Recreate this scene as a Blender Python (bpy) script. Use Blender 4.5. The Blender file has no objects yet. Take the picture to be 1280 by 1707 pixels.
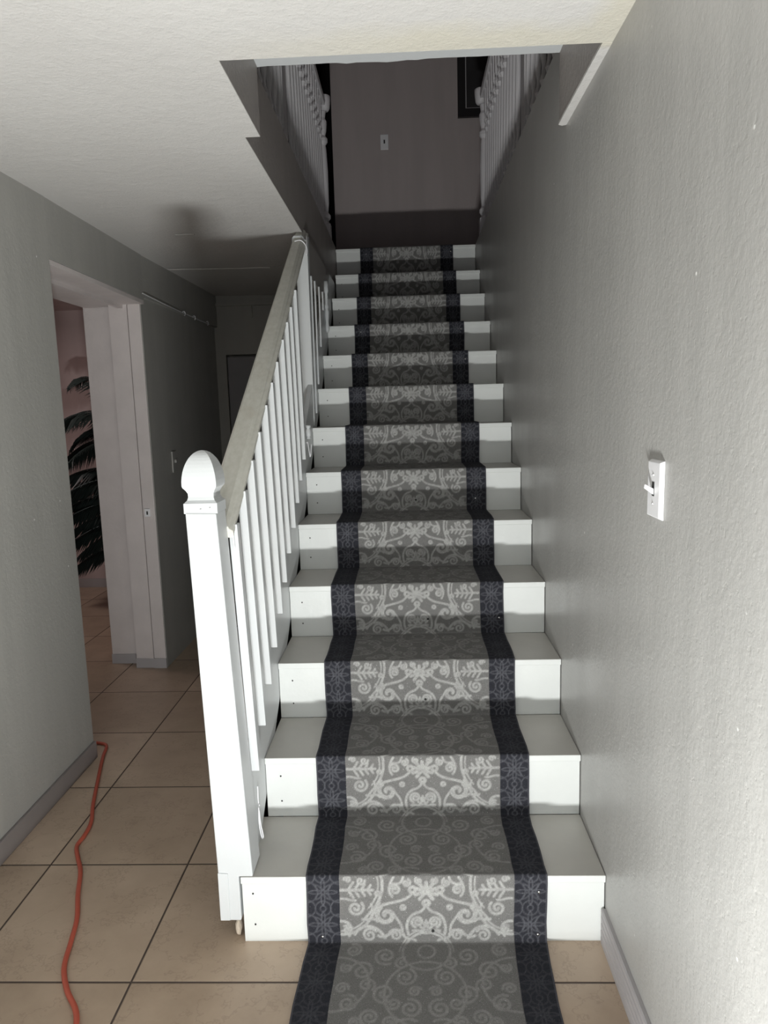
import bpy, bmesh, math, random
import numpy as np
from mathutils import Vector, Matrix
random.seed(4)
sc = bpy.context.scene
C = sc.collection

# ------------------------------------------------------------------ camera
cam_d = bpy.data.cameras.new('camera')
cam_d.sensor_fit = 'HORIZONTAL'; cam_d.sensor_width = 36.0
cam_d.lens = 36.0 * 1184.22 / 1280.0
cam_d.clip_start = 0.05
cam = bpy.data.objects.new('camera', cam_d); C.objects.link(cam)
R_ = Vector((0.99906519, 0.03267444, -0.02830429)); U_ = Vector((0.02330419, 0.14438043, 0.9892478)); F_ = Vector((-0.03640971, 0.98898264, -0.14348401))
m = Matrix((R_, U_, -F_)).transposed().to_4x4(); m.translation = Vector((-0.4872, -1.7071, 1.4061))
cam.matrix_world = m
sc.camera = cam

# ------------------------------------------------------------------ colour management
sc.view_settings.view_transform = 'Standard'; sc.view_settings.look = 'None'
sc.view_settings.exposure = 0.0; sc.view_settings.gamma = 1.0
sc.view_settings.use_curve_mapping = False
sc.cycles.use_denoising = True
sc.cycles.max_bounces = 8; sc.cycles.diffuse_bounces = 5
sc.cycles.sample_clamp_indirect = 4.0

# ------------------------------------------------------------------ world + light
w = bpy.data.worlds.new('sky'); sc.world = w; w.use_nodes = True
wn = w.node_tree; bg = wn.nodes['Background']
sky = wn.nodes.new('ShaderNodeTexSky'); sky.sky_type = 'NISHITA'; sky.sun_elevation = math.radians(48); sky.sun_rotation = math.radians(170); sky.sun_disc = False
wn.links.new(sky.outputs[0], bg.inputs[0]); bg.inputs[1].default_value = 0.06

def area(name, loc, rot, sx, sy, power, col):
    d = bpy.data.lights.new(name, 'AREA'); d.shape = 'RECTANGLE'; d.size = sx; d.size_y = sy
    d.energy = power; d.color = col
    o = bpy.data.objects.new(name, d); C.objects.link(o); o.location = loc; o.rotation_euler = rot
    return o
rad = math.radians
# sunlight thrown back by the sunlit entrance floor just inside the open front door
area('entrance_floor_sunlight', (-0.53, -1.62, 0.02), (rad(180 - 17), 0, 0), 0.21, 0.18, 90, (0.985, 1.0, 0.98))
# skylight coming in through the open front door
area('front_door_daylight', (-0.62, -2.86, 1.05), (rad(90), 0, 0), 0.9, 1.95, 9, (0.93, 0.97, 1.0))
# lamp in the side room, warm
area('side_room_lamp', (-3.3, 2.6, 2.15), (0, 0, 0), 0.5, 0.5, 7.5, (1.0, 0.86, 0.82))
# weak fill added upstairs for ambient light, no lamp seen there
area('upstairs_fill', (-0.5, 2.3, 4.75), (0, 0, 0), 0.4, 0.4, 0.9, (1.0, 0.88, 0.9))

# ------------------------------------------------------------------ material helpers
def mat(name):
    M = bpy.data.materials.new(name); M.use_nodes = True
    nt = M.node_tree; b = nt.nodes['Principled BSDF']
    return M, nt, b
def node(nt, t, **k):
    n = nt.nodes.new(t)
    for a, v in k.items():
        if a.startswith('i_'):
            key = a[2:]
            n.inputs[int(key) if key.isdigit() else key].default_value = v
        else: setattr(n, a, v)
    return n
def mixc(nt, fac, a, b, blend='MIX'):
    n = nt.nodes.new('ShaderNodeMix'); n.data_type = 'RGBA'; n.blend_type = blend
    for i, v in ((0, fac), (6, a), (7, b)):
        if isinstance(v, (int, float)): n.inputs[i].default_value = v
        elif isinstance(v, tuple): n.inputs[i].default_value = (*v, 1)
        else: nt.links.new(v, n.inputs[i])
    return n.outputs[2]
def math_(nt, op, a, b=None, c=None):
    n = nt.nodes.new('ShaderNodeMath'); n.operation = op
    for i, v in ((0, a), (1, b), (2, c)):
        if v is None: continue
        if isinstance(v, (int, float)): n.inputs[i].default_value = v
        else: nt.links.new(v, n.inputs[i])
    return n.outputs[0]
def maprange(nt, v, a, b, c=0.0, d=1.0):
    n = nt.nodes.new('ShaderNodeMapRange'); nt.links.new(v, n.inputs[0])
    for i, x in enumerate((a, b, c, d)): n.inputs[i + 1].default_value = x
    return n.outputs[0]
def coords(nt, world=True):
    if world:
        return nt.nodes.new('ShaderNodeNewGeometry').outputs['Position']
    return nt.nodes.new('ShaderNodeTexCoord').outputs['Object']
def noise(nt, vec, scale, detail=3.0, rough=0.55):
    n = node(nt, 'ShaderNodeTexNoise', i_Scale=scale, i_Detail=detail, i_Roughness=rough); nt.links.new(vec, n.inputs['Vector']); return n.outputs[0]
def bump(nt, b, h, strength, dist=0.01):
    n = node(nt, 'ShaderNodeBump', i_Strength=strength, i_Distance=dist); nt.links.new(h, n.inputs['Height']); nt.links.new(n.outputs[0], b.inputs['Normal'])

def plain(name, col, rough=0.5, var=0.06, bs=0.0, bscale=60, spec=0.5):
    M, nt, b = mat(name); v = coords(nt)
    n = noise(nt, v, 7, 4)
    dark = tuple(c * (1 - var * 2) for c in col); lite = tuple(min(1, c * (1 + var)) for c in col)
    nt.links.new(mixc(nt, n, dark, lite), b.inputs['Base Color'])
    b.inputs['Roughness'].default_value = rough; b.inputs['Specular IOR Level'].default_value = spec
    if bs: bump(nt, b, noise(nt, v, bscale, 3), bs, 0.004)
    return M

def wall_paint(name, col, rough=0.42, tex=0.5, flecks=True, spec=0.5):
    """semi-gloss paint over a hand textured plaster"""
    M, nt, b = mat(name); v = coords(nt)
    st = node(nt, 'ShaderNodeMapping'); nt.links.new(v, st.inputs[0]); st.inputs['Scale'].default_value = (1, 1, 0.9)
    v2 = st.outputs[0]
    fine = noise(nt, v2, 130, 3, 0.6)
    k = maprange(nt, noise(nt, v2, 52, 4, 0.6), 0.40, 0.66)
    pits = maprange(nt, noise(nt, v2, 75, 2, 0.5), 0.60, 0.70)
    h = math_(nt, 'ADD', math_(nt, 'MULTIPLY', fine, 0.5), math_(nt, 'SUBTRACT', math_(nt, 'MULTIPLY', k, 0.5), math_(nt, 'MULTIPLY', pits, 0.5)))
    bump(nt, b, h, tex, 0.004)
    big = noise(nt, v, 1.7, 4)
    c = mixc(nt, big, tuple(x * 0.93 for x in col), tuple(x * 1.05 for x in col))
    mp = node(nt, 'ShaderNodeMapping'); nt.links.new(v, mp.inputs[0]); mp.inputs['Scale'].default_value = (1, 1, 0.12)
    c = mixc(nt, maprange(nt, noise(nt, mp.outputs[0], 9, 4, 0.6), 0.35, 0.7, 0.0, 0.22), c, tuple(min(1, x * 1.45) for x in col))  # pale vertical streaks: glossy sheen painted into the wall colour
    if flecks:
        vo = node(nt, 'ShaderNodeTexVoronoi', i_Scale=11.0); nt.links.new(v, vo.inputs['Vector'])
        f = math_(nt, 'MULTIPLY', maprange(nt, vo.outputs['Distance'], 0.045, 0.02), maprange(nt, noise(nt, v, 9, 2), 0.50, 0.54))
        c = mixc(nt, f, c, (0.85, 0.85, 0.83))
        sm = math_(nt, 'MULTIPLY', maprange(nt, noise(nt, v, 24, 5, 0.7), 0.66, 0.8), 0.25)
        c = mixc(nt, sm, c, (0.75, 0.74, 0.70))
    nt.links.new(c, b.inputs['Base Color'])
    b.inputs['Roughness'].default_value = rough; b.inputs['Specular IOR Level'].default_value = spec
    nt.links.new(maprange(nt, noise(nt, v, 3.0, 4), 0.3, 0.7, rough - 0.06, rough + 0.08), b.inputs['Roughness'])
    return M

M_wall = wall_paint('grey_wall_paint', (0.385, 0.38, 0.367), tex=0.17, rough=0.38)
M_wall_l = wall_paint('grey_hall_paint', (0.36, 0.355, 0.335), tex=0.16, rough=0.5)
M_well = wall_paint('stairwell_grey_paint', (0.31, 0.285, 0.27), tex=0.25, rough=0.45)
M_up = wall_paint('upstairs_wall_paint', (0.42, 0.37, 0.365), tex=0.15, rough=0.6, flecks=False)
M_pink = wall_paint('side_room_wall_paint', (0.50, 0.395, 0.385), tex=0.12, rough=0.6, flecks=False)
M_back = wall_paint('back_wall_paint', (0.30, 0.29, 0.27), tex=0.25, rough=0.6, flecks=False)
M_white = plain('white_rail_paint', (0.59, 0.61, 0.62), 0.35, 0.02, 0.12, 45)
M_riser = plain('white_riser_paint', (0.72, 0.74, 0.725), 0.32, 0.04, 0.15, 40)
M_tread = plain('worn_tread_paint', (0.53, 0.515, 0.48), 0.38, 0.08, 0.15, 40)
M_jamb = plain('old_white_trim_paint', (0.66, 0.61, 0.60), 0.5, 0.08, 0.3, 50)
M_base = plain('grey_baseboard', (0.42, 0.40, 0.41), 0.5, 0.08, 0.1, 80)
M_dark = plain('black_hole', (0.02, 0.02, 0.02), 0.8)
M_door = plain('dark_door_paint', (0.22, 0.21, 0.22), 0.5)
M_plate = plain('white_plastic', (0.80, 0.80, 0.82), 0.3, 0.01)
M_metal = plain('bright_steel', (0.6, 0.6, 0.6), 0.25, 0.02); M_metal.node_tree.nodes['Principled BSDF'].inputs['Metallic'].default_value = 1
M_cream = plain('cream_paint', (0.72, 0.70, 0.62), 0.45, 0.05, 0.3, 60)
M_frame = plain('black_frame_hall_dark', (0.015, 0.014, 0.015), 0.4)
M_art = plain('dark_print', (0.03, 0.028, 0.03), 0.5, 0.3)
M_orange = plain('orange_cord', (0.50, 0.105, 0.065), 0.45, 0.04)
M_scrap = plain('wood_scrap', (0.55, 0.47, 0.38), 0.8, 0.2, 0.5, 90)
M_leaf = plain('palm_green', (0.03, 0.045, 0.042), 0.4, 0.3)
M_pot = plain('clay_pot', (0.12, 0.07, 0.05), 0.7)
M_uprail = plain('upstairs_white_paint', (0.74, 0.72, 0.74), 0.45, 0.04)
M_upfloor = plain('upstairs_dark_carpet', (0.05, 0.04, 0.035), 0.95)
M_under = plain('side_gap_shade', (0.04, 0.035, 0.03), 0.9)  # near-black colour stands in for the shade in the gap beside the steps
M_ground = plain('outdoor_paving', (0.5, 0.48, 0.44), 0.9)

def m_handrail():
    M, nt, b = mat('worn_handrail_paint'); v = coords(nt)
    st = node(nt, 'ShaderNodeMapping'); nt.links.new(v, st.inputs[0]); st.inputs['Rotation'].default_value = (-rad(34.4), 0, 0); st.inputs['Scale'].default_value = (14, 1.6, 14)
    g = noise(nt, st.outputs[0], 5, 4, 0.6)
    c = mixc(nt, maprange(nt, g, 0.35, 0.7), (0.535, 0.53, 0.475), (0.62, 0.615, 0.565))
    stn = maprange(nt, noise(nt, v, 9, 3), 0.6, 0.72)
    c = mixc(nt, math_(nt, 'MULTIPLY', stn, 0.18), c, (0.42, 0.36, 0.28))
    nt.links.new(c, b.inputs['Base Color']); b.inputs['Roughness'].default_value = 0.4
    bump(nt, b, g, 0.2, 0.002)
    return M
M_hrail = m_handrail()
M_bare = plain('bare_wood', (0.72, 0.45, 0.27), 0.6)

def m_ceiling():
    M, nt, b = mat('white_ceiling_paint'); v = coords(nt)
    k = maprange(nt, noise(nt, v, 26, 5, 0.65), 0.4, 0.65)
    bump(nt, b, math_(nt, 'ADD', k, noise(nt, v, 110, 2)), 0.28, 0.004)
    c = mixc(nt, noise(nt, v, 2.2, 4), (0.54, 0.527, 0.51), (0.61, 0.60, 0.585))
    sp = node(nt, 'ShaderNodeSeparateXYZ'); nt.links.new(v, sp.inputs[0])
    # cream filler smeared along the cut edge of the opening
    n = noise(nt, v, 6, 4)
    e = math_(nt, 'ADD', sp.outputs[1], math_(nt, 'MULTIPLY', n, 0.16))
    f = math_(nt, 'MULTIPLY', maprange(nt, e, 0.02, 0.10), maprange(nt, sp.outputs[0], -0.95, -0.45))
    f2 = math_(nt, 'MULTIPLY', maprange(nt, math_(nt, 'ADD', sp.outputs[0], math_(nt, 'MULTIPLY', n, 0.1)), -0.05, 0.0), maprange(nt, sp.outputs[1], -1.2, -1.0))
    f = math_(nt, 'MULTIPLY', math_(nt, 'MAXIMUM', f, f2), maprange(nt, sp.outputs[1], 0.10, 0.08))
    c = mixc(nt, math_(nt, 'MULTIPLY', f, 0.7), c, (0.58, 0.55, 0.455))
    nt.links.new(c, b.inputs['Base Color']); b.inputs['Roughness'].default_value = 0.6
    return M
M_ceil = m_ceiling()

def m_tile():
    M, nt, b = mat('beige_floor_tile'); v = coords(nt)
    sp = node(nt, 'ShaderNodeSeparateXYZ'); nt.links.new(v, sp.inputs[0])
    def grid(ax, o, per):
        t = math_(nt, 'DIVIDE', math_(nt, 'SUBTRACT', ax, o), per)
        fr = math_(nt, 'SUBTRACT', t, math_(nt, 'ROUND', t))
        return math_(nt, 'MULTIPLY', math_(nt, 'ABSOLUTE', fr), per), math_(nt, 'FLOOR', t)
    dx, ix = grid(sp.outputs[0], -1.6555, 0.4415); dy, iy = grid(sp.outputs[1], -0.1345, 0.4675)
    d = math_(nt, 'MINIMUM', dx, dy)
    grout = maprange(nt, d, 0.0032, 0.0022)
    cb = node(nt, 'ShaderNodeCombineXYZ'); nt.links.new(ix, cb.inputs[0]); nt.links.new(iy, cb.inputs[1])
    wn_ = node(nt, 'ShaderNodeTexWhiteNoise'); nt.links.new(cb.outputs[0], wn_.inputs[0])
    n = math_(nt, 'ADD', math_(nt, 'MULTIPLY', noise(nt, v, 5, 6, 0.6), 0.75), math_(nt, 'MULTIPLY', wn_.outputs[0], 0.25))
    c = mixc(nt, maprange(nt, n, 0.3, 0.7), (0.40, 0.305, 0.225), (0.56, 0.44, 0.335))
    vein = maprange(nt, math_(nt, 'ABSOLUTE', math_(nt, 'SUBTRACT', noise(nt, v, 4.2, 5, 0.7), 0.5)), 0.012, 0.0)
    c = mixc(nt, math_(nt, 'MULTIPLY', vein, 0.3), c, (0.25, 0.18, 0.13))
    c = mixc(nt, grout, c, (0.075, 0.055, 0.045))
    nt.links.new(c, b.inputs['Base Color'])
    nt.links.new(maprange(nt, grout, 0, 1, 0.42, 0.9), b.inputs['Roughness'])
    h = math_(nt, 'SUBTRACT', math_(nt, 'MULTIPLY', noise(nt, v, 30, 3), 0.15), maprange(nt, d, 0.005, 0.002))
    bump(nt, b, h, 0.5, 0.003)
    return M
M_tile = m_tile()

def m_runner():
    M, nt, b = mat('woven_runner'); v = coords(nt)
    at = node(nt, 'ShaderNodeAttribute', attribute_name='weave'); s = node(nt, 'ShaderNodeSeparateColor'); nt.links.new(at.outputs['Color'], s.inputs[0])
    fib = noise(nt, v, 420, 2, 0.7); mot = noise(nt, v, 60, 4, 0.7)
    line = math_(nt, 'MULTIPLY', s.outputs[0], maprange(nt, mot, 0.25, 0.6, 0.45, 1.0))
    cc = mixc(nt, line, (0.215, 0.211, 0.206), (0.50, 0.50, 0.485))
    cb = mixc(nt, line, (0.034, 0.035, 0.044), (0.13, 0.132, 0.15))
    c = mixc(nt, s.outputs[1], cc, cb)
    c = mixc(nt, s.outputs[2], c, (0.095, 0.095, 0.11))
    c = mixc(nt, maprange(nt, fib, 0.2, 0.8, 0.0, 0.5), c, (0.0, 0.0, 0.0), 'MIX')
    spk = maprange(nt, noise(nt, v, 260, 1, 0.5), 0.70, 0.78)
    c = mixc(nt, math_(nt, 'MULTIPLY', spk, math_(nt, 'SUBTRACT', 0.5, math_(nt, 'MULTIPLY', s.outputs[1], 0.4))), c, (0.6, 0.6, 0.6))
    nt.links.new(c, b.inputs['Base Color']); b.inputs['Roughness'].default_value = 0.95; b.inputs['Specular IOR Level'].default_value = 0.15
    bump(nt, b, math_(nt, 'ADD', fib, math_(nt, 'MULTIPLY', s.outputs[0], 0.4)), 0.6, 0.002)
    return M
M_run = m_runner()

# ------------------------------------------------------------------ mesh helpers
def box(bm, x0, x1, y0, y1, z0, z1):
    v = [bm.verts.new(p) for p in ((x0,y0,z0),(x1,y0,z0),(x1,y1,z0),(x0,y1,z0),(x0,y0,z1),(x1,y0,z1),(x1,y1,z1),(x0,y1,z1))]
    for f in ((0,3,2,1),(4,5,6,7),(0,1,5,4),(1,2,6,5),(2,3,7,6),(3,0,4,7)): bm.faces.new([v[i] for i in f])
def hexa(bm, a, b_):   # two matching rings of points joined to a closed solid
    A = [bm.verts.new(p) for p in a]; B = [bm.verts.new(p) for p in b_]; n = len(a)
    bm.faces.new(A[::-1]); bm.faces.new(B)
    for i in range(n): bm.faces.new((A[i], A[(i+1) % n], B[(i+1) % n], B[i]))
def ext(bm, pts, axis, a, b_):   # 2D polygon extruded along an axis
    def P(p, t):
        return {'x': (t, p[0], p[1]), 'y': (p[0], t, p[1]), 'z': (p[0], p[1], t)}[axis]
    hexa(bm, [P(p, a) for p in pts], [P(p, b_) for p in pts])
def tube(bm, pts, r, n=8, closed=False):
    pts = [Vector(p) for p in pts]; rings = []; up = Vector((0, 0, 1)); N = len(pts)
    prev = None
    for i, p in enumerate(pts):
        if closed: t = (pts[(i+1) % N] - pts[i-1]).normalized()
        else: t = (pts[min(i+1, N-1)] - pts[max(i-1, 0)]).normalized()
        a = t.cross(prev if prev else (up if abs(t.z) < 0.9 else Vector((1, 0, 0)))).normalized(); bb = a.cross(t).normalized(); prev = bb if False else None
        if rings and False: pass
        rings.append([bm.verts.new(p + (a * math.cos(k*2*math.pi/n) + bb * math.sin(k*2*math.pi/n)) * r) for k in range(n)])
    M_ = N if closed else N - 1
    for i in range(M_):
        A, B = rings[i], rings[(i+1) % N]
        for k in range(n): bm.faces.new((A[k], A[(k+1) % n], B[(k+1) % n], B[k]))
    if not closed: bm.faces.new(rings[0][::-1]); bm.faces.new(rings[-1])
def lathe(bm, cx, cy, prof, n=12, square=False, rot=0.0, lean=0.0, z0=0.0):
    rings = []
    for r, z in prof:
        ox = lean * (z - z0)
        if square: pts = [(cx+ox-r, cy-r), (cx+ox+r, cy-r), (cx+ox+r, cy+r), (cx+ox-r, cy+r)]
        else: pts = [(cx+ox + r*math.cos(rot + k*2*math.pi/n), cy + r*math.sin(rot + k*2*math.pi/n)) for k in range(n)]
        rings.append([bm.verts.new((x, y, z)) for x, y in pts])
    k_ = len(rings[0])
    for A, B in zip(rings, rings[1:]):
        for k in range(k_): bm.faces.new((A[k], A[(k+1) % k_], B[(k+1) % k_], B[k]))
    bm.faces.new(rings[0][::-1]); bm.faces.new(rings[-1])
def smooth_curve(pts, k=6):
    out = []; P = [Vector(p) for p in pts]; n = len(P)
    for i in range(n-1):
        p0, p1, p2, p3 = P[max(i-1, 0)], P[i], P[i+1], P[min(i+2, n-1)]
        for j in range(k):
            t = j / k
            out.append(0.5*((2*p1) + (p2-p0)*t + (2*p0-5*p1+4*p2-p3)*t*t + (3*p1-p0-3*p2+p3)*t**3))
    out.append(P[-1]); return out
def obj(name, bm, m_, parent=None, bevel=0, shade=False, normals=True):
    if normals: bmesh.ops.recalc_face_normals(bm, faces=bm.faces)
    me = bpy.data.meshes.new(name); bm.to_mesh(me); bm.free()
    me.materials.append(m_)
    o = bpy.data.objects.new(name, me); C.objects.link(o)
    if parent: 
        o.parent = parent; o.matrix_parent_inverse = parent.matrix_basis.inverted()
    if shade:
        for p in me.polygons: p.use_smooth = True
    if bevel:
        b = o.modifiers.new('bevel', 'BEVEL'); b.width = bevel; b.segments = 2; b.limit_method = 'ANGLE'; b.angle_limit = rad(40)
    return o
def NB(): return bmesh.new()
def bx(*a):
    bm = NB(); box(bm, *a); return bm
def struct(name, bm, m_, parent=None, **k):
    o = obj(name, bm, m_, parent, **k)
    if not parent: o['kind'] = 'structure'
    return o
def tag(o, label, cat, group=None):
    o['label'] = label; o['category'] = cat
    if group: o['group'] = group
    return o
def thing(name, label, cat, loc=(0, 0, 0), group=None):
    o = bpy.data.objects.new(name, None); C.objects.link(o); o.location = loc; o.empty_display_size = 0.1
    return tag(o, label, cat, group)

# ------------------------------------------------------------------ stair numbers
RUN = 0.2775
ZN = [0.192, 0.3825, 0.5755, 0.7675, 0.954, 1.139, 1.327, 1.516, 1.701, 1.888, 2.084, 2.272, 2.491]
XL = [-0.958] + [-0.934]*12
YN = [RUN*i for i in range(13)]
CZ = 2.22      # lower ceiling
UP = 2.495     # upper floor

# ------------------------------------------------------------------ structure: downstairs
struct('floor', bx(-4.7, 0.1, -3.0, 4.2, -0.06, 0.0), M_tile)
bm = NB(); box(bm, 0.0, 0.12, -3.0, 3.40, 0.0, UP)
struct('wall_right', bm, M_wall)
# left wall: near part, lintel over the doorway, far part
bm = NB()
ext(bm, [(-2.2, -3.0), (-1.827, -3.0), (-1.827, 1.045), (-2.2, 1.045)], 'z', 0, CZ + 0.04)
struct('wall_left', bm, M_wall_l)
bm = NB()
ext(bm, [(-2.2, 1.045), (-1.829, 1.045), (-1.852, 2.09), (-2.2, 2.09)], 'z', 2.005, CZ + 0.04)
ext(bm, [(-2.05, 2.12), (-1.872, 2.09), (-1.862, 3.6), (-2.05, 3.6)], 'z', 0, 2.02)
ext(bm, [(-2.05, 2.09), (-1.856, 2.09), (-1.838, 3.6), (-2.05, 3.6)], 'z', 2.02, CZ + 0.04)
struct('wall_left_far', bm, M_wall_l)
# back of the hall
bm = NB(); box(bm, -1.87, -0.98, 3.5, 3.6, 1.825, CZ + 0.03); box(bm, -1.87, -1.79, 3.5, 3.6, 0, 1.825); box(bm, -1.03, -0.98, 3.5, 3.6, 0, 1.825)
box(bm, -1.87, -0.98, 3.475, 3.5, 2.165, 2.185); box(bm, -1.59, -1.58, 3.48, 3.5, 2.08, 2.16)
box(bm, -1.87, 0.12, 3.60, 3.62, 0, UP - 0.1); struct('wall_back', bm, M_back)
bm = NB(); box(bm, -1.785, -1.035, 3.52, 3.56, 0.005, 1.81)
for zz0, zz1 in ((0.2, 0.85), (0.98, 1.65)):
    for xx0, xx1 in ((-1.70, -1.45), (-1.37, -1.12)): box(bm, xx0, xx1, 3.512, 3.52, zz0, zz1)
struct('door_2', bm, M_door)
# rear wall with the open front door
bm = NB(); box(bm, -2.2, -1.1, -3.0, -2.9, 0, CZ); box(bm, -0.14, 0.1, -3.0, -2.9, 0, CZ); box(bm, -1.1, -0.14, -3.0, -2.9, 2.06, CZ)
struct('wall_rear', bm, M_wall_l)
bm = NB(); box(bm, -8, 8, -12, -3.0, -0.12, -0.05); o = struct('floor_outside', bm, M_ground)

# ceilings
bm = NB()
ext(bm, [(-2.25, -3.0), (0.12, -3.0), (0.12, 0.07), (-0.9075, 0.07), (-0.9075, 0.539), (-0.9525, 0.539), (-0.9525, 3.7), (-2.25, 3.7)], 'z', CZ, CZ + 0.002)
for v in bm.verts:
    if v.co.x < -2 and v.co.y > 3: v.co.z += 0.03
struct('ceiling', bm, M_ceil)
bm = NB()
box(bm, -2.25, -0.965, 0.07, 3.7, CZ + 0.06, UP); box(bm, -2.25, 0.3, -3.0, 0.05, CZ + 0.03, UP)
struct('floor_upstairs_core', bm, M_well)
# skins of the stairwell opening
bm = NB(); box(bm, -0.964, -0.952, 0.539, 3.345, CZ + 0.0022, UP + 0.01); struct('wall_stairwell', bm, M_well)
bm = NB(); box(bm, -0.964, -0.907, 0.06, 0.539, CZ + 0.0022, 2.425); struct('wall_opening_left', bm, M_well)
bm = NB(); box(bm, -0.022, 0.0, 0.07, 0.541, CZ + 0.004, 2.425)
bmo = struct('wall_opening_right', bm, M_well)
bm = NB()
ys = [0.07, 0.541]; 
pts = [(-0.023, 0.07), (0.0, 0.07)] + [(0.0 , 0.545)] + [(-0.012, 0.551), (-0.024, 0.542)]
ext(bm, pts, 'z', CZ - 0.001, CZ + 0.006); struct('trim_1', bm, M_ceil)
# white painted soffit over the near end of the opening, torn edge
bm = NB()
edge = [(-0.908, 0.545)]
random.seed(11)
for i in range(1, 30):
    x = -0.908 + 0.886*i/30; tear = 0.0
    if -0.66 < x < -0.42: tear = 0.006 + random.uniform(-.003, .003)
    edge.append((x, 0.541 + random.uniform(-0.0015, 0.0015) + tear))
edge.append((-0.022, 0.541))
ext(bm, [(-0.022, 0.05), (-0.908, 0.05)] + edge, 'z', 2.415, 2.43)
struct('trim_2', bm, M_white)
bm = NB(); box(bm, -0.965, 0.0, 0.05, 0.54, 2.43, UP); struct('floor_upstairs_edge', bm, M_upfloor)

# drywall seam and ceiling scrap
bm = NB(); tube(bm, [(-1.83, 2.44, CZ+0.004), (-1.6, 2.45, CZ+0.001), (-1.25, 2.475, CZ+0.0012)], 0.002, 6); struct('trim_3', bm, M_ceil)
# upstairs
struct('floor_upstairs', bx(-4.0, 3.0, 3.40, 6.2, UP - 0.1, UP - 0.004), M_upfloor)
bm = NB(); box(bm, 0.125, 3.0, -1.0, 3.40, UP - 0.1, UP); struct('floor_upstairs_right', bm, M_upfloor)
struct('floor_upstairs_left', bx(-4.0, -0.966, -1.0, 3.39, UP + 0.0005, UP + 0.006), M_upfloor)
struct('wall_upstairs_far', bx(-1.035, 3.0, 4.30, 4.40, UP, 4.95), M_up)
struct('wall_upstairs_hall', bx(-4.0, 3.0, 6.1, 6.2, UP, 4.95), M_frame)  # black wall colour stands in for the darkness of the hallway
struct('wall_upstairs_right', bx(1.25, 1.35, -1.0, 4.3, UP, 4.95), M_up)
struct('wall_upstairs_left', bx(-2.2, -2.1, -1.0, 6.1, UP, 4.95), M_up)
struct('wall_upstairs_near', bx(-4, 3, -1.1, -1.0, UP, 4.95), M_up)
struct('ceiling_upstairs', bx(-4, 3, -1.1, 6.2, 4.95, 5.05), M_up)

# side room
struct('wall_side_room', bx(-4.7, -2.05, 4.02, 4.12, 0, 2.3), M_pink)
struct('wall_side_room_left', bx(-4.7, -4.6, -0.5, 4.1, 0, 2.3), M_pink)
struct('wall_side_room_near', bx(-4.7, -2.2, -0.6, -0.5, 0, 2.3), M_pink)
struct('wall_side_room_right', bx(-2.2, -2.05, 2.19, 4.02, 0, 2.3), M_pink)
struct('ceiling_side_room', bx(-4.7, -2.2, -0.6, 4.1, 2.25, 2.3), M_pink)
struct('baseboard_side_room', bx(-4.6, -2.2, 4.0, 4.02, 0, 0.07), M_base)

# doorway to the side room: far jamb of two boards, head board
bm = NB()
ext(bm, [(-2.045, 2.09), (-1.945, 2.082), (-1.945, 2.12), (-2.045, 2.12)], 'z', 0.055, 2.0)
dj = struct('door_1', bm, M_jamb)
struct('door_jamb', (lambda b_: (ext(b_, [(-1.942, 2.084), (-1.874, 2.079), (-1.874, 2.10), (-1.942, 2.12)], 'z', 0.055, 2.0), b_)[1])(NB()), M_jamb, dj, bevel=0.002)
struct('door_jamb', bx(-2.215, -2.047, 2.165, 2.19, 0.055, 2.0), M_jamb, dj, bevel=0.002)
struct('door_head', (lambda b_: (ext(b_, [(-2.2, 1.045), (-1.831, 1.045), (-1.855, 2.09), (-2.2, 2.17)], 'z', 1.985, 2.004), b_)[1])(NB()), M_jamb, dj)
struct('door_stop', bx(-1.99, -1.965, 1.045, 2.09, 1.967, 1.985), M_jamb, dj)
for a in ((-2.047, -1.945, 2.084, 2.12), (-1.942, -1.873, 2.076, 2.12), (-2.217, -2.047, 2.16, 2.19)):
    struct('door_plinth', bx(a[0], a[1], a[2], a[3], 0.0, 0.056), M_base, dj)
sp_ = struct('strike_plate', bx(-1.93, -1.90, 2.073, 2.081, 0.862, 0.905), M_plate, dj, bevel=0.001)
struct('latch_hole', bx(-1.919, -1.911, 2.0715, 2.075, 0.873, 0.892), M_dark, sp_)

# baseboards
def fluted(bm, x_wall, sgn, y0, y1, h, t=0.012):
    prof = [(0, 0)]
    n = 5
    prof.append((t, 0))
    for i in range(n):
        a = h * (i + 0.15) / n; b_ = h * (i + 0.85) / n
        prof += [(t, a + 0.001), (t, b_), (t - 0.003, b_ + 0.002), (t - 0.003, h * (i + 1.1) / n - 0.001)]
    prof[-1] = (t - 0.003, h); prof.append((0, h))
    pts = [(x_wall + sgn * a, b_) for a, b_ in prof]
    ext(bm, pts, 'y', y0, y1)
bm = NB(); fluted(bm, 0.0, -1, -2.9, -0.002, 0.098); struct('baseboard_right', bm, M_base)
bm = NB(); box(bm, -1.827, -1.815, -2.9, 1.045, 0, 0.072); struct('baseboard_left', bm, plain('taupe_baseboard', (0.25, 0.225, 0.22), 0.5, 0.05), bevel=0.002)

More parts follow.
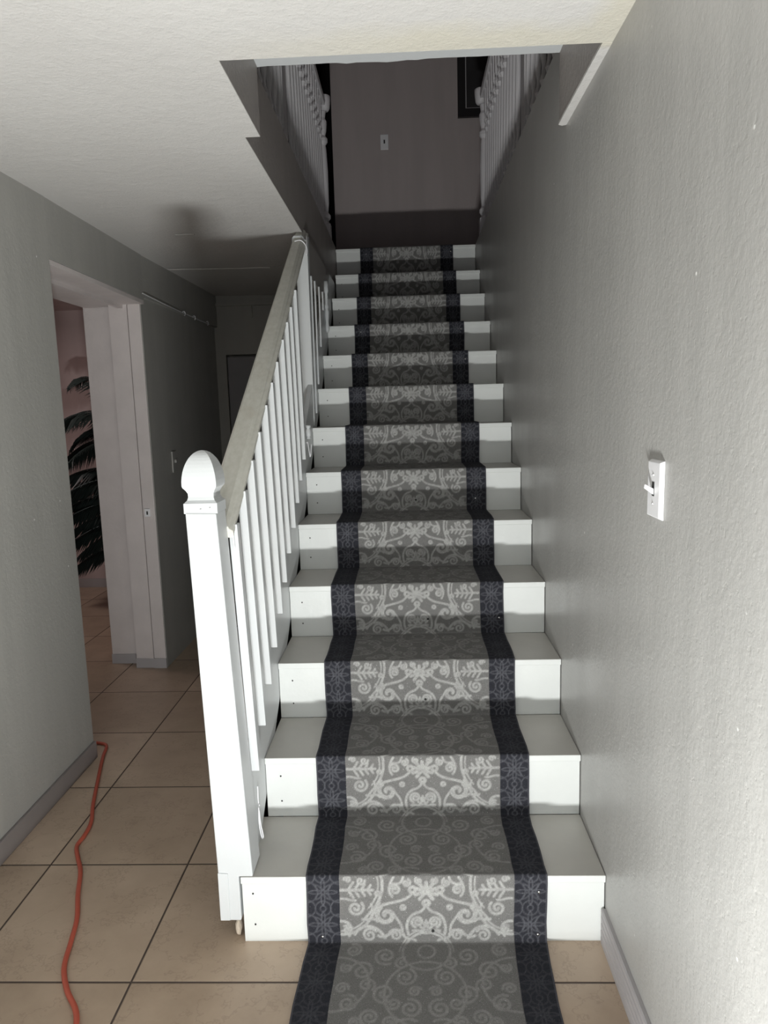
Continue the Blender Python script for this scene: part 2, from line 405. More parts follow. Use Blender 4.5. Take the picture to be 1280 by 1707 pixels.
# ------------------------------------------------------------------ staircase
st = thing('staircase', 'white painted wooden staircase with worn grey treads climbing beside the grey wall', 'staircase', (-0.47, 0, 0))
for i in range(13):
    z0 = ZN[i-1] if i else 0.0
    x0 = XL[i]
    if i == 12: x0 = -0.951
    bm = NB(); box(bm, x0 + (0.002 if i in (0, 10, 11, 12) else -0.004), -0.003, YN[i] + 0.005, YN[i] + 0.022, z0, ZN[i] - 0.020)
    r = obj('riser', bm, M_riser, st)
    # nail holes near the left end
    if i < 12:
        for hx, hz in ([(0.03, 0.14), (0.032, 0.05)] if i == 0 else [(0.04, 0.13), (0.04, 0.05)]):
            bm = NB(); bmesh.ops.create_uvsphere(bm, u_segments=8, v_segments=6, radius=0.0026, matrix=Matrix.Translation((x0 + hx, YN[i] + 0.0045, z0 + hz)))
            obj('nail_hole', bm, M_dark, r)
    bm = NB()
    yb = YN[i] + RUN + 0.004 if i < 12 else YN[i] + 0.075
    box(bm, x0 - (0.005 if 0 < i < 10 else 0), -0.001, YN[i] - 0.002, yb, ZN[i] - 0.0205, ZN[i])
    t = obj('tread', bm, M_riser, st, bevel=0.0025)
    t.data.materials.append(M_tread)
    for p in t.data.polygons:
        if p.normal.z > 0.9: p.material_index = 1
bm = NB(); ext(bm, [(0.089, 0.131), (0.089, 0.413), (3.05, 2.426), (3.05, 2.153)], 'x', -0.962, -0.9395)
bmesh.ops.bisect_plane(bm, geom=bm.verts[:]+bm.edges[:]+bm.faces[:], plane_co=(0, 0, CZ), plane_no=(0, 0, 1), clear_outer=True)
bmesh.ops.holes_fill(bm, edges=bm.edges)
obj('stringer', bm, M_white, st, bevel=0.002)
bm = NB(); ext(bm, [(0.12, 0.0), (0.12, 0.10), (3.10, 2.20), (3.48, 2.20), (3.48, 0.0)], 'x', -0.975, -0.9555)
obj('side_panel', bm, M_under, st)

# ------------------------------------------------------------------ stair runner with woven pattern
PER = RUN + 0.191
def polyspiral(cx, cy, r0, r1, a0, turns, n=26):
    return [(cx + (r0 + (r1-r0)*t/n)*math.cos(a0 + turns*2*math.pi*t/n), cy + (r0 + (r1-r0)*t/n)*math.sin(a0 + turns*2*math.pi*t/n)) for t in range(n+1)]
def arc(cx, cy, r, a0, a1, n=20):
    return [(cx + r*math.cos(rad(a0 + (a1-a0)*t/n)), cy + r*math.sin(rad(a0 + (a1-a0)*t/n))) for t in range(n+1)]
def bez(p0, p1, p2, p3, n=14):
    return [tuple((1-t)**3*a + 3*(1-t)**2*t*b_ + 3*(1-t)*t*t*c + t**3*d for a, b_, c, d in zip(p0, p1, p2, p3)) for t in [k/n for k in range(n+1)]]
def motif():
    """scroll work for one half of the field (u > 0), v from the foot of the riser; list of (polyline, half width)"""
    S = []
    # medallion on the tread with its rings rising on to the riser
    S += [(arc(0, -0.035, 0.062, 0, 180), .0022), (arc(0, -0.035, 0.070, 0, 180), .0012)]
    S += [(arc(0, -0.035, 0.062, 0, -180), .0022), (arc(0, -0.035, 0.022, 0, 360), .002)]
    # pointed arch over the pair of small scrolls
    S += [(bez((0.048, 0.022), (0.056, 0.055), (0.045, 0.078), (0.022, 0.085)), .0026), (bez((0.022, 0.085), (0.010, 0.088), (0.004, 0.098), (0.0, 0.108)), .0024)]
    S += [(polyspiral(0.022, 0.058, 0.017, 0.003, -1.2, 1.6), .0024), (bez((0.014, 0.043), (0.004, 0.035), (0.002, 0.045), (0, 0.062)), .0022)]
    S += [(bez((0, 0.025), (0.012, 0.028), (0.02, 0.036), (0.036, 0.032)), .0022)]
    # cross flower
    for a in (20, 55, 90, -20, -55):
        S.append(([(0.004*math.cos(rad(a)), 0.145 + 0.004*math.sin(rad(a))), (0.030*math.cos(rad(a)), 0.145 + 0.026*math.sin(rad(a)))], .0034))
    S += [(arc(0.036, 0.150, 0.008, 0, 360, 12), .003), (arc(0.0, 0.112, 0.008, 0, 360, 12), .003)]
    # S stem up to the C scroll
    S += [(bez((0.036, 0.142), (0.052, 0.118), (0.075, 0.118), (0.104, 0.110)), .0026)]
    S += [(polyspiral(0.104, 0.078, 0.032, 0.006, 1.6, -1.35), .0028), (polyspiral(0.104, 0.078, 0.024, 0.004, 1.0, -1.0), .0016)]
    S += [(bez((0.064, 0.020), (0.060, 0.055), (0.075, 0.060), (0.088, 0.086)), .0022)]
    # lower wave scrolls
    S += [(bez((0.060, 0.020), (0.075, 0.060), (0.105, 0.000), (0.128, 0.018)), .0026), (polyspiral(0.082, 0.020, 0.017, 0.003, 0.4, 1.5), .002)]
    S += [(bez((0.110, 0.012), (0.135, 0.060), (0.175, 0.050), (0.190, 0.022)), .0028), (polyspiral(0.150, 0.020, 0.020, 0.004, 2.6, -1.5), .0022)]
    # large double ring from the border
    S += [(arc(0.225, 0.165, 0.110, 140, 222), .0026), (arc(0.225, 0.165, 0.099, 140, 222), .0014)]
    S += [(arc(0.225, 0.112, 0.090, 195, 270), .0026), (arc(0.225, 0.112, 0.080, 200, 270), .0014)]
    S += [(polyspiral(0.186, 0.098, 0.022, 0.003, 2.4, 1.6), .0026), (bez((0.225, 0.125), (0.210, 0.128), (0.20, 0.118), (0.186, 0.120)), .002)]
    # branch inside the ring
    S += [([(0.225, 0.150), (0.140, 0.150)], .0026)]
    for k in range(4):
        x = 0.205 - 0.017*k; l = 0.022 - 0.003*k
        S += [([(x, 0.150), (x - l*0.6, 0.150 + l)], .0024), ([(x, 0.150), (x - l*0.6, 0.150 - l)], .0024)]
    # fleur between
    S += [(polyspiral(0.082, 0.150, 0.015, 0.003, 0.0, 1.4), .0024), (bez((0.090, 0.132), (0.105, 0.150), (0.095, 0.170), (0.085, 0.186)), .0022), (bez((0.060, 0.186), (0.064, 0.170), (0.070, 0.165), (0.088, 0.168)), .0022)]
    S += [([(0.122, 0.112), (0.145, 0.075)], .002), (bez((0.145, 0.110), (0.135, 0.090), (0.150, 0.085), (0.160, 0.070)), .0022)]
    # filling sprigs between the big scrolls
    S += [(polyspiral(0.052, 0.170, 0.012, 0.002, 2.0, 1.4), .002), (polyspiral(0.020, 0.176, 0.010, 0.002, 1.0, -1.3), .002), (arc(0.061, 0.100, 0.0055, 0, 360, 10), .0026), (arc(0.128, 0.140, 0.006, 0, 360, 10), .0022)]
    S += [(bez((0.128, 0.060), (0.140, 0.075), (0.150, 0.060), (0.168, 0.066)), .0026), (bez((0.128, 0.060), (0.126, 0.080), (0.138, 0.086), (0.134, 0.100)), .0022), (bez((0.205, 0.018), (0.190, 0.045), (0.205, 0.062), (0.225, 0.060)), .0026), (polyspiral(0.210, 0.036, 0.012, 0.002, 1.0, 1.4), .0022)]
    S += [(polyspiral(0.172, 0.176, 0.012, 0.002, 3.0, 1.2), .002), (polyspiral(0.206, 0.180, 0.010, 0.002, 0.0, 1.2), .002), (arc(0, 0.052, 0.006, 0, 360, 10), .002), (bez((0.030, 0.004), (0.040, 0.012), (0.052, 0.008), (0.060, 0.016)), .0022)]
    # tread field: rings and scrolls around the medallion
    for (cx, cy, r0) in ((0.105, -0.05, 0.03), (0.16, -0.10, 0.032), (0.05, -0.12, 0.028), (0.10, -0.17, 0.03), (0.185, -0.20, 0.026), (0.035, -0.215, 0.028), (0.13, -0.24, 0.024), (0.19, -0.03, 0.022)):
        S += [(polyspiral(cx, cy, r0, 0.004, cx*40, 1.7), .0024)]
    for (cx, cy, r0) in ((0.06, -0.075, 0.020), (0.205, -0.155, 0.018), (0.145, -0.145, 0.022), (0.075, -0.20, 0.020), (0.165, -0.255, 0.016), (0.025, -0.165, 0.016), (0.20, -0.09, 0.016), (0.085, -0.255, 0.018)):
        S += [(polyspiral(cx, cy, r0, 0.003, cy*60, -1.5), .0022)]
    S += [(arc(0, -0.17, 0.10, -20, 90), .0022), (arc(0, -0.17, 0.10, -90, -20), .0022), (arc(0.225, -0.14, 0.085, 90, 270), .0022)]
    S += [(bez((0.02, -0.25), (0.06, -0.23), (0.08, -0.27), (0.12, -0.2775)), .0022)]
    return S
def rasterise(S, us, vs, mirror, widen=1.0):
    U, V = np.meshgrid(us, vs); out = np.zeros_like(U)
    if mirror: U = np.abs(U)
    for pl, hw in S:
        hw = hw*widen
        for (x0, y0), (x1, y1) in zip(pl, pl[1:]):
            # bounding window
            iv = (V[:, 0] > min(y0, y1) - .008) & (V[:, 0] < max(y0, y1) + .008)
            if not iv.any(): continue
            Uv = U[iv]; Vv = V[iv]; dx, dy = x1-x0, y1-y0; L = dx*dx + dy*dy + 1e-12
            t = np.clip(((Uv-x0)*dx + (Vv-y0)*dy)/L, 0, 1)
            d = np.hypot(Uv - x0 - t*dx, Vv - y0 - t*dy)
            out[iv] = np.maximum(out[iv], np.clip((hw + .0014 - d)/.0020, 0, 1))
    return out
RXL, RXR = -0.7833, -0.1522
BW = 0.087
us = np.unique(np.concatenate([np.linspace(RXL, RXL+BW, 34), np.linspace(RXL+BW+.001, RXR-BW-.001, 176), np.linspace(RXR-BW, RXR, 34)]))
PV = np.linspace(-RUN, PER-RUN, 190, endpoint=False)
uc = (RXL + RXR)/2
field = rasterise(motif(), us - uc, PV, True, 1.35)
# border motif: interlaced star flowers in small rings
bu = np.minimum(us - RXL, RXR - us) - BW/2
Bs = []
np_ = 5; pp = PER/np_
for k in range(-1, np_ + 1):
    cv = -RUN + pp*(k + 0.5)
    for a in range(0, 360, 45):
        ca_, sa_ = math.cos(rad(a)), math.sin(rad(a)); l = 0.038 if a % 90 == 0 else 0.030; wq = 0.0065
        for sg in (-1, 1):
            q = lambda x, y: (x*ca_ - y*sa_*sg, cv + x*sa_ + y*ca_*sg)
            Bs.append((bez(q(0.004, 0), q(l*.4, wq), q(l*.75, wq), q(l, 0), 8), .0011))
    Bs.append((arc(0, cv + pp/2, 0.021, 0, 360, 18), .0010))
    Bs.append((arc(0, cv + pp/2, 0.008, 0, 360, 12), .0010))
    for sx in (-1, 1):
        Bs.append((arc(sx*0.0435, cv, 0.030, 0, 360, 22), .0011)); Bs.append((arc(sx*0.0435, cv + pp/2, 0.024, 0, 360, 18), .0010))
bord = rasterise(Bs, bu, PV, False)
isb = (np.minimum(us - RXL, RXR - us) < BW).astype(float)
pat = field*(1-isb)[None, :] + bord*isb[None, :]
# contrast lost at grazing angles is painted in: fainter scrollwork on the treads
graze_fade = np.where((PV > -RUN+.006) & (PV < -.004), 0.42, 1.0); pat = pat*graze_fade[:, None]
# path of the carpet surface over the stairs
T = 0.0065
path = [(-1.25, T), (-T, T)]
for i in range(13):
    z0 = ZN[i-1] if i else 0
    path += [(YN[i] - T, z0 + T), (YN[i] - T, ZN[i] + T)]
    if i < 12: path.append((YN[i+1] - T, ZN[i] + T))
path.append((YN[12] + 0.07, ZN[12] + T))
P2 = []; vv = []
def add_seg(a, b_, v0, v1, ds):
    n = max(1, int(math.hypot(b_[0]-a[0], b_[1]-a[1])/ds))
    for k in range(n):
        t = k/n; P2.append((a[0]+(b_[0]-a[0])*t, a[1]+(b_[1]-a[1])*t)); vv.append(v0+(v1-v0)*t)
add_seg((-1.25, T), (-0.40, T), -1.25, -0.40, 0.012)
add_seg((-0.40, T), (-T, T), -0.40, 0.0, 0.0028)
for i in range(13):
    z0 = ZN[i-1] if i else 0
    ds = 0.0026 if i < 5 else 0.0042 if i < 9 else 0.006
    add_seg((YN[i]-T, z0+T), (YN[i]-T, ZN[i]+T), 0.0, 0.191, ds)
    e = (YN[i+1]-T if i < 12 else YN[i]+0.07)
    add_seg((YN[i]-T, ZN[i]+T), (e, ZN[i]+T), -RUN, (0.0 if i < 12 else -RUN+0.07), ds)
P2.append((YN[12]+0.07, ZN[12]+T)); vv.append(-RUN+0.07)
P2 = np.array(P2); vv = np.array(vv)
Q = P2.copy()
for _ in range(7): Q[1:-1] = 0.25*Q[:-2] + 0.5*Q[1:-1] + 0.25*Q[2:]
P2 = Q
nr, nc = len(P2), len(us)
rng = np.random.RandomState(3)
wob = np.interp(np.arange(nr), np.arange(0, nr, 23), rng.uniform(-.0022, .0022, len(np.arange(0, nr, 23))))
X = np.repeat(us[None, :], nr, 0) + wob[:, None]
drift = np.clip(-P2[:, 0], 0, 1)*0.045
X -= drift[:, None]
Y = np.repeat(P2[:, :1], nc, 1); Z = np.repeat(P2[:, 1:], nc, 1)
top = np.stack([X, Y, Z], -1)
# underside copies of the two rims so that the carpet has thickness
nrm = np.zeros_like(P2); d = np.gradient(P2, axis=0); nl = np.hypot(d[:, 0], d[:, 1]) + 1e-9
nrm[:, 0] = -d[:, 1]/nl; nrm[:, 1] = d[:, 0]/nl
def rim(c):
    r_ = top[:, c].copy(); r_[:, 1] -= nrm[:, 0]*(T-.0005); r_[:, 2] -= nrm[:, 1]*(T-.0005); return r_
full = np.concatenate([rim(0)[:, None], top, rim(-1)[:, None]], 1); nc2 = nc + 2
co = full.reshape(-1, 3).astype(np.float32)
idx = np.arange(nr*nc2).reshape(nr, nc2)
quads = np.stack([idx[:-1, :-1], idx[:-1, 1:], idx[1:, 1:], idx[1:, :-1]], -1).reshape(-1, 4)
me = bpy.data.meshes.new('stair_runner')
me.vertices.add(len(co)); me.vertices.foreach_set('co', co.ravel())
me.loops.add(quads.size); me.loops.foreach_set('vertex_index', quads.ravel().astype(np.int32))
me.polygons.add(len(quads)); me.polygons.foreach_set('loop_start', np.arange(0, quads.size, 4, dtype=np.int32))
me.polygons.foreach_set('use_smooth', np.ones(len(quads), bool))
me.update(calc_edges=True)
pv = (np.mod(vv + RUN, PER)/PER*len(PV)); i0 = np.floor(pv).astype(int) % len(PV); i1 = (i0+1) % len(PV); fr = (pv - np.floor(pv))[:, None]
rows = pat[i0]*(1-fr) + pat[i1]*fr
bind = (np.minimum(us - RXL, RXR - us) < 0.005).astype(float)
col = np.zeros((nr, nc2, 4), np.float32); col[..., 3] = 1
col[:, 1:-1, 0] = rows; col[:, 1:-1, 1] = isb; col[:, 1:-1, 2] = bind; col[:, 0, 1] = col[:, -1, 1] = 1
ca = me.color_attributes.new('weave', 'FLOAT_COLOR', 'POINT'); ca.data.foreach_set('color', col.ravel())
me.materials.append(M_run)
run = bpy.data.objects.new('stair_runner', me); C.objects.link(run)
tag(run, 'grey carpet runner with pale scrollwork and charcoal borders laid down the white stairs', 'carpet runner')
# carpet tacks
def tack(x, y, z, m_=M_metal):
    bm = NB(); bmesh.ops.create_uvsphere(bm, u_segments=10, v_segments=6, radius=0.0042, matrix=Matrix.Translation((x, y, z)) @ Matrix.Diagonal((1, .6, 1, 1)))
    return obj('tack', bm, m_, run, shade=True)
tack(-0.452, -T-.001, 0.039, M_dark); tack(-0.175, -T-.001, 0.150); tack(-0.177, -T-.001, 0.028); tack(-0.745, -T-.001, 0.022)
for i, xs in ((2, (-.45,)), (3, (-.17, -.43)), (8, (-.17,)), (9, (-.745, -.17)), (10, (-.45,)), (12, (-.745, -.17)), (5, (-.20, -.46))):
    for x in xs: tack(x, YN[i]-T-.001, ZN[i] - (0.04 if i > 7 else 0.13), M_metal if abs(x+.45) > .1 or i > 8 else M_dark)

# ------------------------------------------------------------------ lower stair railing
rl = thing('stair_railing', 'white stair railing with capped square newel and pale handrail beside the runner', 'stair railing', (-0.97, 0.05, 0.0))
bm = NB(); ext(bm, [(-1.013, 0.068), (-0.961, 0.068), (-0.961, 0.195), (-0.9235, 0.195), (-0.961, 1.165), (-1.037, 1.167)], 'y', -0.004, 0.088)
nw = obj('newel_post', bm, M_white, rl, bevel=0.003)
bm = NB(); ext(bm, [(-1.016, 0.070), (-0.990, 0.070), (-0.989, 0.205), (-1.016, 0.207)], 'y', -0.007, -0.003)
obj('newel_patch', bm, M_white, nw, bevel=0.001)
prof = [(.0415, 1.165), (.0415, 1.190), (.039, 1.192), (.034, 1.197), (.0315, 1.205), (.032, 1.214), (.036, 1.222), (.0415, 1.229), (.0425, 1.234)]
for k in range(1, 13):
    a = k/12*math.pi/2; prof.append((0.042*math.cos(a)**1.05 + 0.0008, 1.234 + 0.084*math.sin(a)))
bm = NB(); lathe(bm, -0.9990, 0.040, prof, square=True)
cap = obj('newel_cap', bm, M_white, nw)
for hx, hz in ((-0.998, 1.176), (-0.975, 1.179)):
    bm = NB(); bmesh.ops.create_uvsphere(bm, u_segments=8, v_segments=6, radius=0.0022, matrix=Matrix.Translation((hx, -0.002, hz))); obj('screw', bm, M_metal, nw)
# handrail
def rail_section(y, xl, xr, zt, th=0.060):
    s = th
    return [(xl+.006, y, zt-s), (xl, y, zt-s*.55), (xl+.001, y, zt-.010), (xl+.010, y, zt), (xr-.022, y, zt), (xr-.012, y, zt-.008), (xr-.010, y, zt-s*.35), (xr, y, zt-s*.5), (xr+.001, y, zt-s*.85), (xr-.004, y, zt-s)]
bm = NB(); hexa(bm, rail_section(0.085, -1.027, -0.944, 1.124, 0.036), rail_section(1.735, -0.990, -0.930, 2.243, 0.040))
hr = obj('handrail', bm, M_hrail, rl, bevel=0.0015)
bm = NB()
for k, (dx, l) in enumerate(((0, .09), (.008, .11))):
    y0 = 0.76; zt = 1.122 + (y0-.085)*(2.241-1.122)/1.65
    ext(bm, [(-0.985+dx, y0), (-0.983+dx, y0), (-0.981+dx, y0+l), (-0.983+dx, y0+l)], 'z', zt-.0, zt+.0)
bm.free()
bm = NB()
for dx, l in ((0, .10), (.009, .12)):
    y0 = 0.78; sl = (2.241-1.122)/1.65
    def zt(y): return 1.122 + (y-.085)*sl
    hexa(bm, [(-0.984+dx, y0, zt(y0)-.002), (-0.981+dx, y0, zt(y0)-.002), (-0.981+dx, y0, zt(y0)+.0006), (-0.984+dx, y0, zt(y0)+.0006)],
             [(-0.980+dx, y0+l, zt(y0+l)-.002), (-0.978+dx, y0+l, zt(y0+l)-.002), (-0.978+dx, y0+l, zt(y0+l)+.0006), (-0.980+dx, y0+l, zt(y0+l)+.0006)])
obj('scratch', bm, M_bare, hr)
bm = NB(); hexa(bm, rail_section(1.655, -0.995, -0.930, 2.197, 0.044), rail_section(1.737, -0.993, -0.928, 2.2185, 0.02)); obj('end_cap', bm, M_white, hr)
BY = [0.125, 0.235, 0.347, 0.462, 0.582, 0.692, 0.802, 0.930, 1.040, 1.142, 1.265]
BZ = [0.432, 0.512, 0.592, 0.668, 0.743, 0.822, 0.902, 0.973, 1.053, 1.130, 1.206]
def baluster(y, zb, zt, x1=-0.9165, x0=-0.9395, hw=0.0160, dx=0.0):
    bm = NB(); hexa(bm, [(x0, y-hw, zb), (x1, y-hw, zb), (x1, y+hw, zb), (x0, y+hw, zb)], [(x0-dx, y-hw, zt), (x1-dx, y-hw, zt), (x1-dx, y+hw, zt), (x0-dx, y+hw, zt)])
    return obj('baluster', bm, M_white, rl, bevel=0.0015)
for y, zb in zip(BY, BZ): baluster(y, zb, 1.094 + (y-.085)*0.678 - 0.002, dx=0.024 - 0.016*(y/1.3))
# middle post hanging from the ceiling edge
bm = NB(); box(bm, -0.992, -0.936, 1.735, 1.795, 1.335, CZ); mp = obj('middle_post', bm, M_white, rl, bevel=0.003)
bm = NB(); lathe(bm, -0.926, 1.430, [(.012, 1.344), (.012, 1.336), (.007, 1.332), (.011, 1.324), (.013, 1.312), (.012, 1.300), (.007, 1.294), (.011, 1.290), (.011, 1.284)][::-1], n=14); obj('post_finial', bm, M_white, mp, shade=True)
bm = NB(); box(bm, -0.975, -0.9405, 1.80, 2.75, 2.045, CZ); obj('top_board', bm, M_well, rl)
for y, zb in ((1.825, 1.395), (1.96, 1.54), (2.13, 1.74), (2.29, 1.95)): baluster(y, zb, 2.048, -0.9315, -0.9395, 0.010)
bm = NB(); lathe(bm, -0.930, 2.42, [(.006, 1.845), (.012, 1.865), (.008, 1.90), (.012, 1.93), (.013, 1.96), (.008, 1.97), (.014, 1.985), (.008, 2.0), (.009, 2.06), (.013, 2.07), (.013, 2.125)], n=12); obj('end_post', bm, M_white, rl, shade=True)

# bits of wire and ties left on the railing
def wire(name, pts, r, label, cat, m_=M_plate, group=None):
    bm = NB(); tube(bm, smooth_curve(pts, 5), r, 6)
    return tag(obj(name, bm, m_, shade=True), label, cat, group)
wire('cable_tie', [(-0.975, 1.60, 2.160), (-0.950, 1.612, 2.166), (-0.931, 1.62, 2.150), (-0.922, 1.615, 2.125), (-0.926, 1.61, 2.10), (-0.930, 1.62, 2.125), (-0.926, 1.64, 2.16), (-0.93, 1.68, 2.20)], 0.0028,
     'white cable tie looped over the top end of the pale handrail', 'cable tie')
wire('bent_wire', [(-0.938, 1.40, 1.268), (-0.930, 1.40, 1.270), (-0.926, 1.40, 1.267), (-0.918, 1.40, 1.205), (-0.911, 1.40, 1.262)], 0.0022,
     'bent white wire hanging under the middle post of the railing', 'wire')
wire('metal_hook', [(-0.934, 0.150, 0.365), (-0.934, 0.148, 0.318), (-0.930, 0.142, 0.312), (-0.934, 0.150, 0.300), (-0.936, 0.152, 0.25), (-0.930, 0.150, 0.208), (-0.926, 0.150, 0.212), (-0.932, 0.152, 0.25), (-0.934, 0.152, 0.29)], 0.002,
     'small white metal hook hanging at the bottom end of the stringer beside the second step', 'hook')
wire('hanging_tie', [(-0.945, 0.105, 1.118), (-0.950, 0.10, 1.112), (-0.948, 0.098, 1.09), (-0.946, 0.097, 1.055)], 0.0026,
     'thin white strip dangling from the handrail just behind the newel cap', 'cable tie')
# scrap under the newel
bm = NB(); bmesh.ops.create_icosphere(bm, subdivisions=2, radius=1)
for v in bm.verts:
    v.co = Vector((-0.978 + v.co.x*0.009, 0.030 + v.co.y*0.016, 0.026 + v.co.z*0.026)) + Vector((random.uniform(-.0012, .0012), 0, random.uniform(-.0015, .0015)))
tag(obj('wood_scrap', bm, M_scrap), 'little broken wood scrap wedged under the newel beside the bottom step', 'wood scrap')

# ------------------------------------------------------------------ extension cord on the tiles
cp = [(-2.02, 1.20), (-1.93, 1.17), (-1.85, 1.155), (-1.812, 1.125), (-1.786, 1.028), (-1.726, 0.843), (-1.669, 0.673), (-1.625, 0.558), (-1.613, 0.48), (-1.611, 0.42), (-1.578, 0.357), (-1.539, 0.29), (-1.498, 0.185), (-1.454, 0.085), (-1.428, -0.007), (-1.404, -0.094), (-1.361, -0.167), (-1.316, -0.22), (-1.292, -0.265), (-1.27, -0.34), (-1.29, -0.5), (-1.36, -0.75), (-1.40, -1.1)]
bm = NB(); tube(bm, smooth_curve([(x, y, 0.0070) for x, y in cp], 6), 0.0068, 10)
tag(obj('extension_cord', bm, M_orange, shade=True), 'orange extension cord snaking over the beige tiles along the left wall', 'extension cord')

# ------------------------------------------------------------------ light switch on the right wall
sw = thing('light_switch', 'white toggle light switch on the textured grey wall right of the stairs', 'light switch', (0, -0.303, 1.235))
bm = NB(); hexa(bm, [(0, -0.340, 1.177), (0, -0.266, 1.177), (0, -0.268, 1.293), (0, -0.342, 1.293)], [(-0.009, -0.336, 1.181), (-0.009, -0.270, 1.181), (-0.009, -0.272, 1.289), (-0.009, -0.338, 1.289)])
pl = obj('switch_plate', bm, M_plate, sw, bevel=0.0015)
bm = NB(); box(bm, -0.0096, -0.0085, -0.310, -0.298, 1.222, 1.250); obj('toggle_slot', bm, M_dark, pl)
bm = NB(); hexa(bm, [(-0.008, -0.308, 1.236), (-0.008, -0.300, 1.236), (-0.008, -0.300, 1.224), (-0.008, -0.308, 1.224)], [(-0.026, -0.307, 1.246), (-0.026, -0.301, 1.246), (-0.027, -0.301, 1.238), (-0.027, -0.307, 1.238)]); obj('toggle', bm, M_plate, sw, bevel=0.001)
for z in (1.207, 1.264):
    bm = NB(); bmesh.ops.create_uvsphere(bm, u_segments=8, v_segments=6, radius=0.0028, matrix=Matrix.Translation((-0.0092, -0.304, z))); obj('screw', bm, M_metal, pl)

# left hall wall: switch, wire with hooks
s2 = thing('light_switch', 'small dim switch plate on the dark hall wall beyond the white doorway', 'light switch', (-1.866, 2.43, 1.13))
obj('switch_plate', bx(-1.8685, -1.861, 2.395, 2.465, 1.072, 1.195), M_wall_l, s2, bevel=0.001)
obj('toggle', bx(-1.862, -1.850, 2.425, 2.436, 1.128, 1.145), M_wall_l, s2)
hw_ = thing('wall_wire', 'thin pale wire strung with small hooks along the dark hall wall past the doorway', 'wire', (-1.855, 2.6, 2.02))
bm = NB(); tube(bm, [(-1.846, 2.06, 2.035), (-1.842, 2.4, 2.025), (-1.842, 2.72, 2.022), (-1.842, 3.3, 2.018)], 0.0028, 6); obj('wire', bm, M_plate, hw_)
for y in (2.72, 2.93, 3.23):
    bm = NB(); tube(bm, smooth_curve([(-1.842, y-.010, 2.026), (-1.836, y, 2.030), (-1.832, y+.008, 2.018), (-1.836, y+.002, 2.004)], 4), 0.003, 6); obj('hook', bm, M_plate, hw_)

# small strip on the ceiling
tag(obj('ceiling_strip', bx(-1.527, -1.44, 1.648, 1.662, CZ-.002, CZ), M_ceil), 'short thin pale strip stuck to the ceiling in the shadow of the railing', 'strip')

# ------------------------------------------------------------------ palm in the side room
pm = thing('potted_palm', 'dark green palm with drooping feathery fronds seen through the left doorway', 'palm', (-2.70, 3.45, 0))
bm = NB(); lathe(bm, -2.42, 3.45, [(.12, 0), (.15, .05), (.17, .26), (.18, .28), (.16, .28)], n=20); obj('pot', bm, M_pot, pm, shade=True)
bm = NB(); tube(bm, smooth_curve([(-2.42, 3.45, .25), (-2.41, 3.45, .6), (-2.43, 3.46, 1.0), (-2.42, 3.45, 1.35)], 4), .022, 8); obj('stem', bm, M_pot, pm, shade=True)
def frond(base, az, L, rise, droop, seed):
    rnd = random.Random(seed); bm = NB(); pts = []
    dirx, diry = math.cos(az), math.sin(az)
    for k in range(15):
        t = k/14; r_ = L*t*(1 - 0.15*t)
        pts.append(Vector((base[0] + dirx*r_, base[1] + diry*r_, base[2] + rise*math.sin(t*math.pi*.55) - droop*t*t)))
    tube(bm, pts, 0.004, 5)
    side = Vector((-diry, dirx, 0))
    fine = smooth_curve(pts, 3)
    for i in range(5, len(fine)-1):
        t = i/len(fine); p = fine[i]; tan = (fine[i+1]-fine[i]).normalized()
        ll = 0.26*L*math.sin(min(1, t*1.15)*math.pi)**0.6 + 0.05
        for s in (-1, 1):
            d_ = (side*s*0.85 + tan*0.75 + Vector((0, 0, -0.40 - rnd.uniform(0, .25)))).normalized()
            mid = p + d_*ll*0.5 + Vector((0, 0, .015)); tip = p + d_*ll + Vector((0, 0, -.03))
            wv = tan*0.008
            a = [bm.verts.new(q) for q in (p - wv*.4, p + wv*.4, mid + wv, tip, mid - wv)]
            bm.faces.new(a)
    return obj('frond', bm, M_leaf, pm, normals=False)
FR = []
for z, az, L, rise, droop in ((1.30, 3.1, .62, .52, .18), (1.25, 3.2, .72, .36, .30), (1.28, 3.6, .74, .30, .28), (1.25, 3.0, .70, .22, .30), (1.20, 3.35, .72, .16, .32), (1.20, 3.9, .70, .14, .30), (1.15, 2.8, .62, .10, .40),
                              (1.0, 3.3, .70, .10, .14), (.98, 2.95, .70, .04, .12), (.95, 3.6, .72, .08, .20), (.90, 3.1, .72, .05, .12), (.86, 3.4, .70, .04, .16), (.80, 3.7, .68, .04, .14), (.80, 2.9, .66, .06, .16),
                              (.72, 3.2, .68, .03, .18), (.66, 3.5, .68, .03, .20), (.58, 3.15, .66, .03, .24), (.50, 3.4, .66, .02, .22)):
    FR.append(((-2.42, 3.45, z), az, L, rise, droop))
for k, a in enumerate(FR): frond(*a, seed=k)

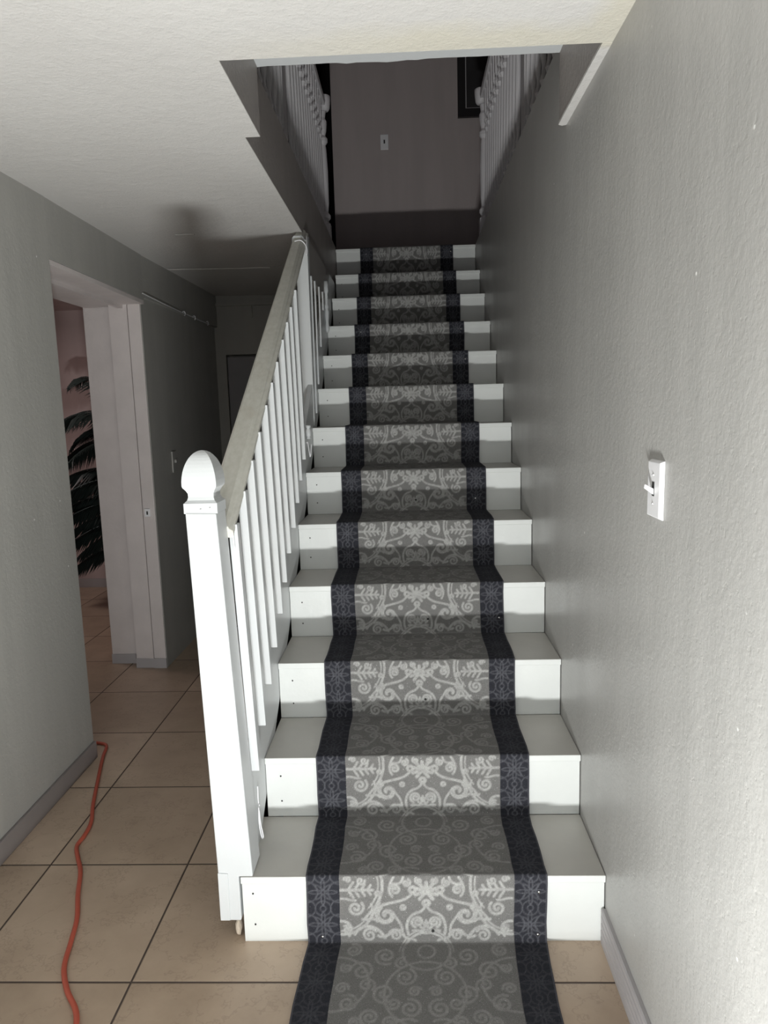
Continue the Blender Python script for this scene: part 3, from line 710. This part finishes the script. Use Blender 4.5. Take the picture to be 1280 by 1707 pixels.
# ------------------------------------------------------------------ upstairs railings
def turned(bm, x, y, z0, z1, r=0.017):
    h = z1 - z0
    lathe(bm, x, y, [(r, z0), (r, z0+.10*h)], square=True)
    P = [(r*.9, .10), (r*.55, .12), (r*1.05, .15), (r*.6, .18), (r*.5, .20), (r*1.0, .27), (r*.85, .45), (r*.62, .68), (r*.5, .72), (r*1.1, .745), (r*.6, .77), (r*1.05, .80), (r*.6, .83), (r*.9, .85)]
    lathe(bm, x, y, [(a, z0 + b_*h) for a, b_ in P], n=10)
    lathe(bm, x, y, [(r, z0+.85*h), (r, z1)], square=True)
def landing_rail(side, x, label):
    t = thing('landing_railing', label, 'railing', (x, 2.0, UP), 'turned railings on both sides of the stairwell')
    z0, z1 = UP + 0.008, 3.41
    first = None
    for k, y in enumerate([0.70 + .112*i for i in range(9)] + [1.90 + .108*i for i in range(13)]):
        if first is None:
            bm = NB(); turned(bm, 0, 0, z0, z1); first = obj('baluster', bm, M_uprail, t); o_ = first
        else:
            o_ = first.copy(); C.objects.link(o_); o_.parent = t; o_.matrix_parent_inverse = first.matrix_parent_inverse.copy()
        o_.location = (x, y, 0)
    bm = NB(); ext(bm, [(x-.030, 3.41), (x+.030, 3.41), (x+.034, 3.435), (x+.022, 3.465), (x-.022, 3.465), (x-.034, 3.435)], 'y', 0.55, 3.34); obj('handrail', bm, M_uprail, t, bevel=0.002)
    bm = NB(); ox = x + side*.045; box(bm, ox-.05, ox+.05, 1.70, 1.80, z0, 4.95); obj('square_post', bm, M_uprail, t, bevel=0.003)
    bm = NB(); lathe(bm, x, 3.36, [(.038, z0), (.038, 2.66)], square=True)
    lathe(bm, x, 3.36, [(.036, 2.66), (.024, 2.68), (.038, 2.70), (.038, 2.72), (.024, 2.74), (.03, 2.80), (.032, 3.0), (.026, 3.14), (.022, 3.17), (.036, 3.19), (.036, 3.21), (.022, 3.23), (.03, 3.26), (.034, 3.30), (.034, 3.32), (.024, 3.34), (.03, 3.38)], n=14)
    nwl = obj('newel_post', bm, M_uprail, t, shade=False)
    bm = NB(); lathe(bm, x - side*.022, 3.36, [(.026, 3.385), (.036, 3.40), (.040, 3.43), (.042, 3.455), (.042, 3.475), (.038, 3.478)], n=16); obj('volute', bm, M_uprail, nwl, shade=True)
    return t
landing_rail(1, 0.068, 'white turned railing upstairs on the right side of the stairwell beside the dark picture')
landing_rail(-1, -1.018, 'white turned railing upstairs on the left side of the stairwell in deeper shade')

# picture and switch plate on the far wall upstairs
pf = thing('framed_picture', 'dark picture in a black frame high on the upstairs wall behind the right railing', 'picture', (0.22, 4.28, 3.9))
bm = NB()
X0, X1, Z0, Z1 = -0.038, 0.50, 3.655, 4.35
for a in ((X0, X1, Z0, Z0+.06), (X0, X1, Z1-.06, Z1), (X0, X0+.06, Z0+.06, Z1-.06), (X1-.06, X1, Z0+.06, Z1-.06)): box(bm, a[0], a[1], 4.27, 4.30, a[2], a[3])
obj('picture_frame', bm, M_frame, pf)
bm = NB()
for a in ((X0+.06, X1-.06, Z0+.06, Z0+.068), (X0+.06, X0+.068, Z0+.068, Z1-.06)): box(bm, a[0], a[1], 4.278, 4.285, a[2], a[3])
obj('frame_liner', bm, M_base, pf)
obj('picture_print', bx(X0+.06, X1-.06, 4.286, 4.295, Z0+.06, Z1-.06), M_art, pf)
us_ = thing('light_switch', 'pale switch plate alone on the upstairs wall above the top of the stairs', 'light switch', (-0.62, 4.3, 3.50))
obj('switch_plate', bx(-0.652, -0.590, 4.292, 4.30, 3.445, 3.558), M_plate, us_, bevel=0.002)
obj('toggle', bx(-0.627, -0.616, 4.278, 4.293, 3.490, 3.512), M_dark, us_)
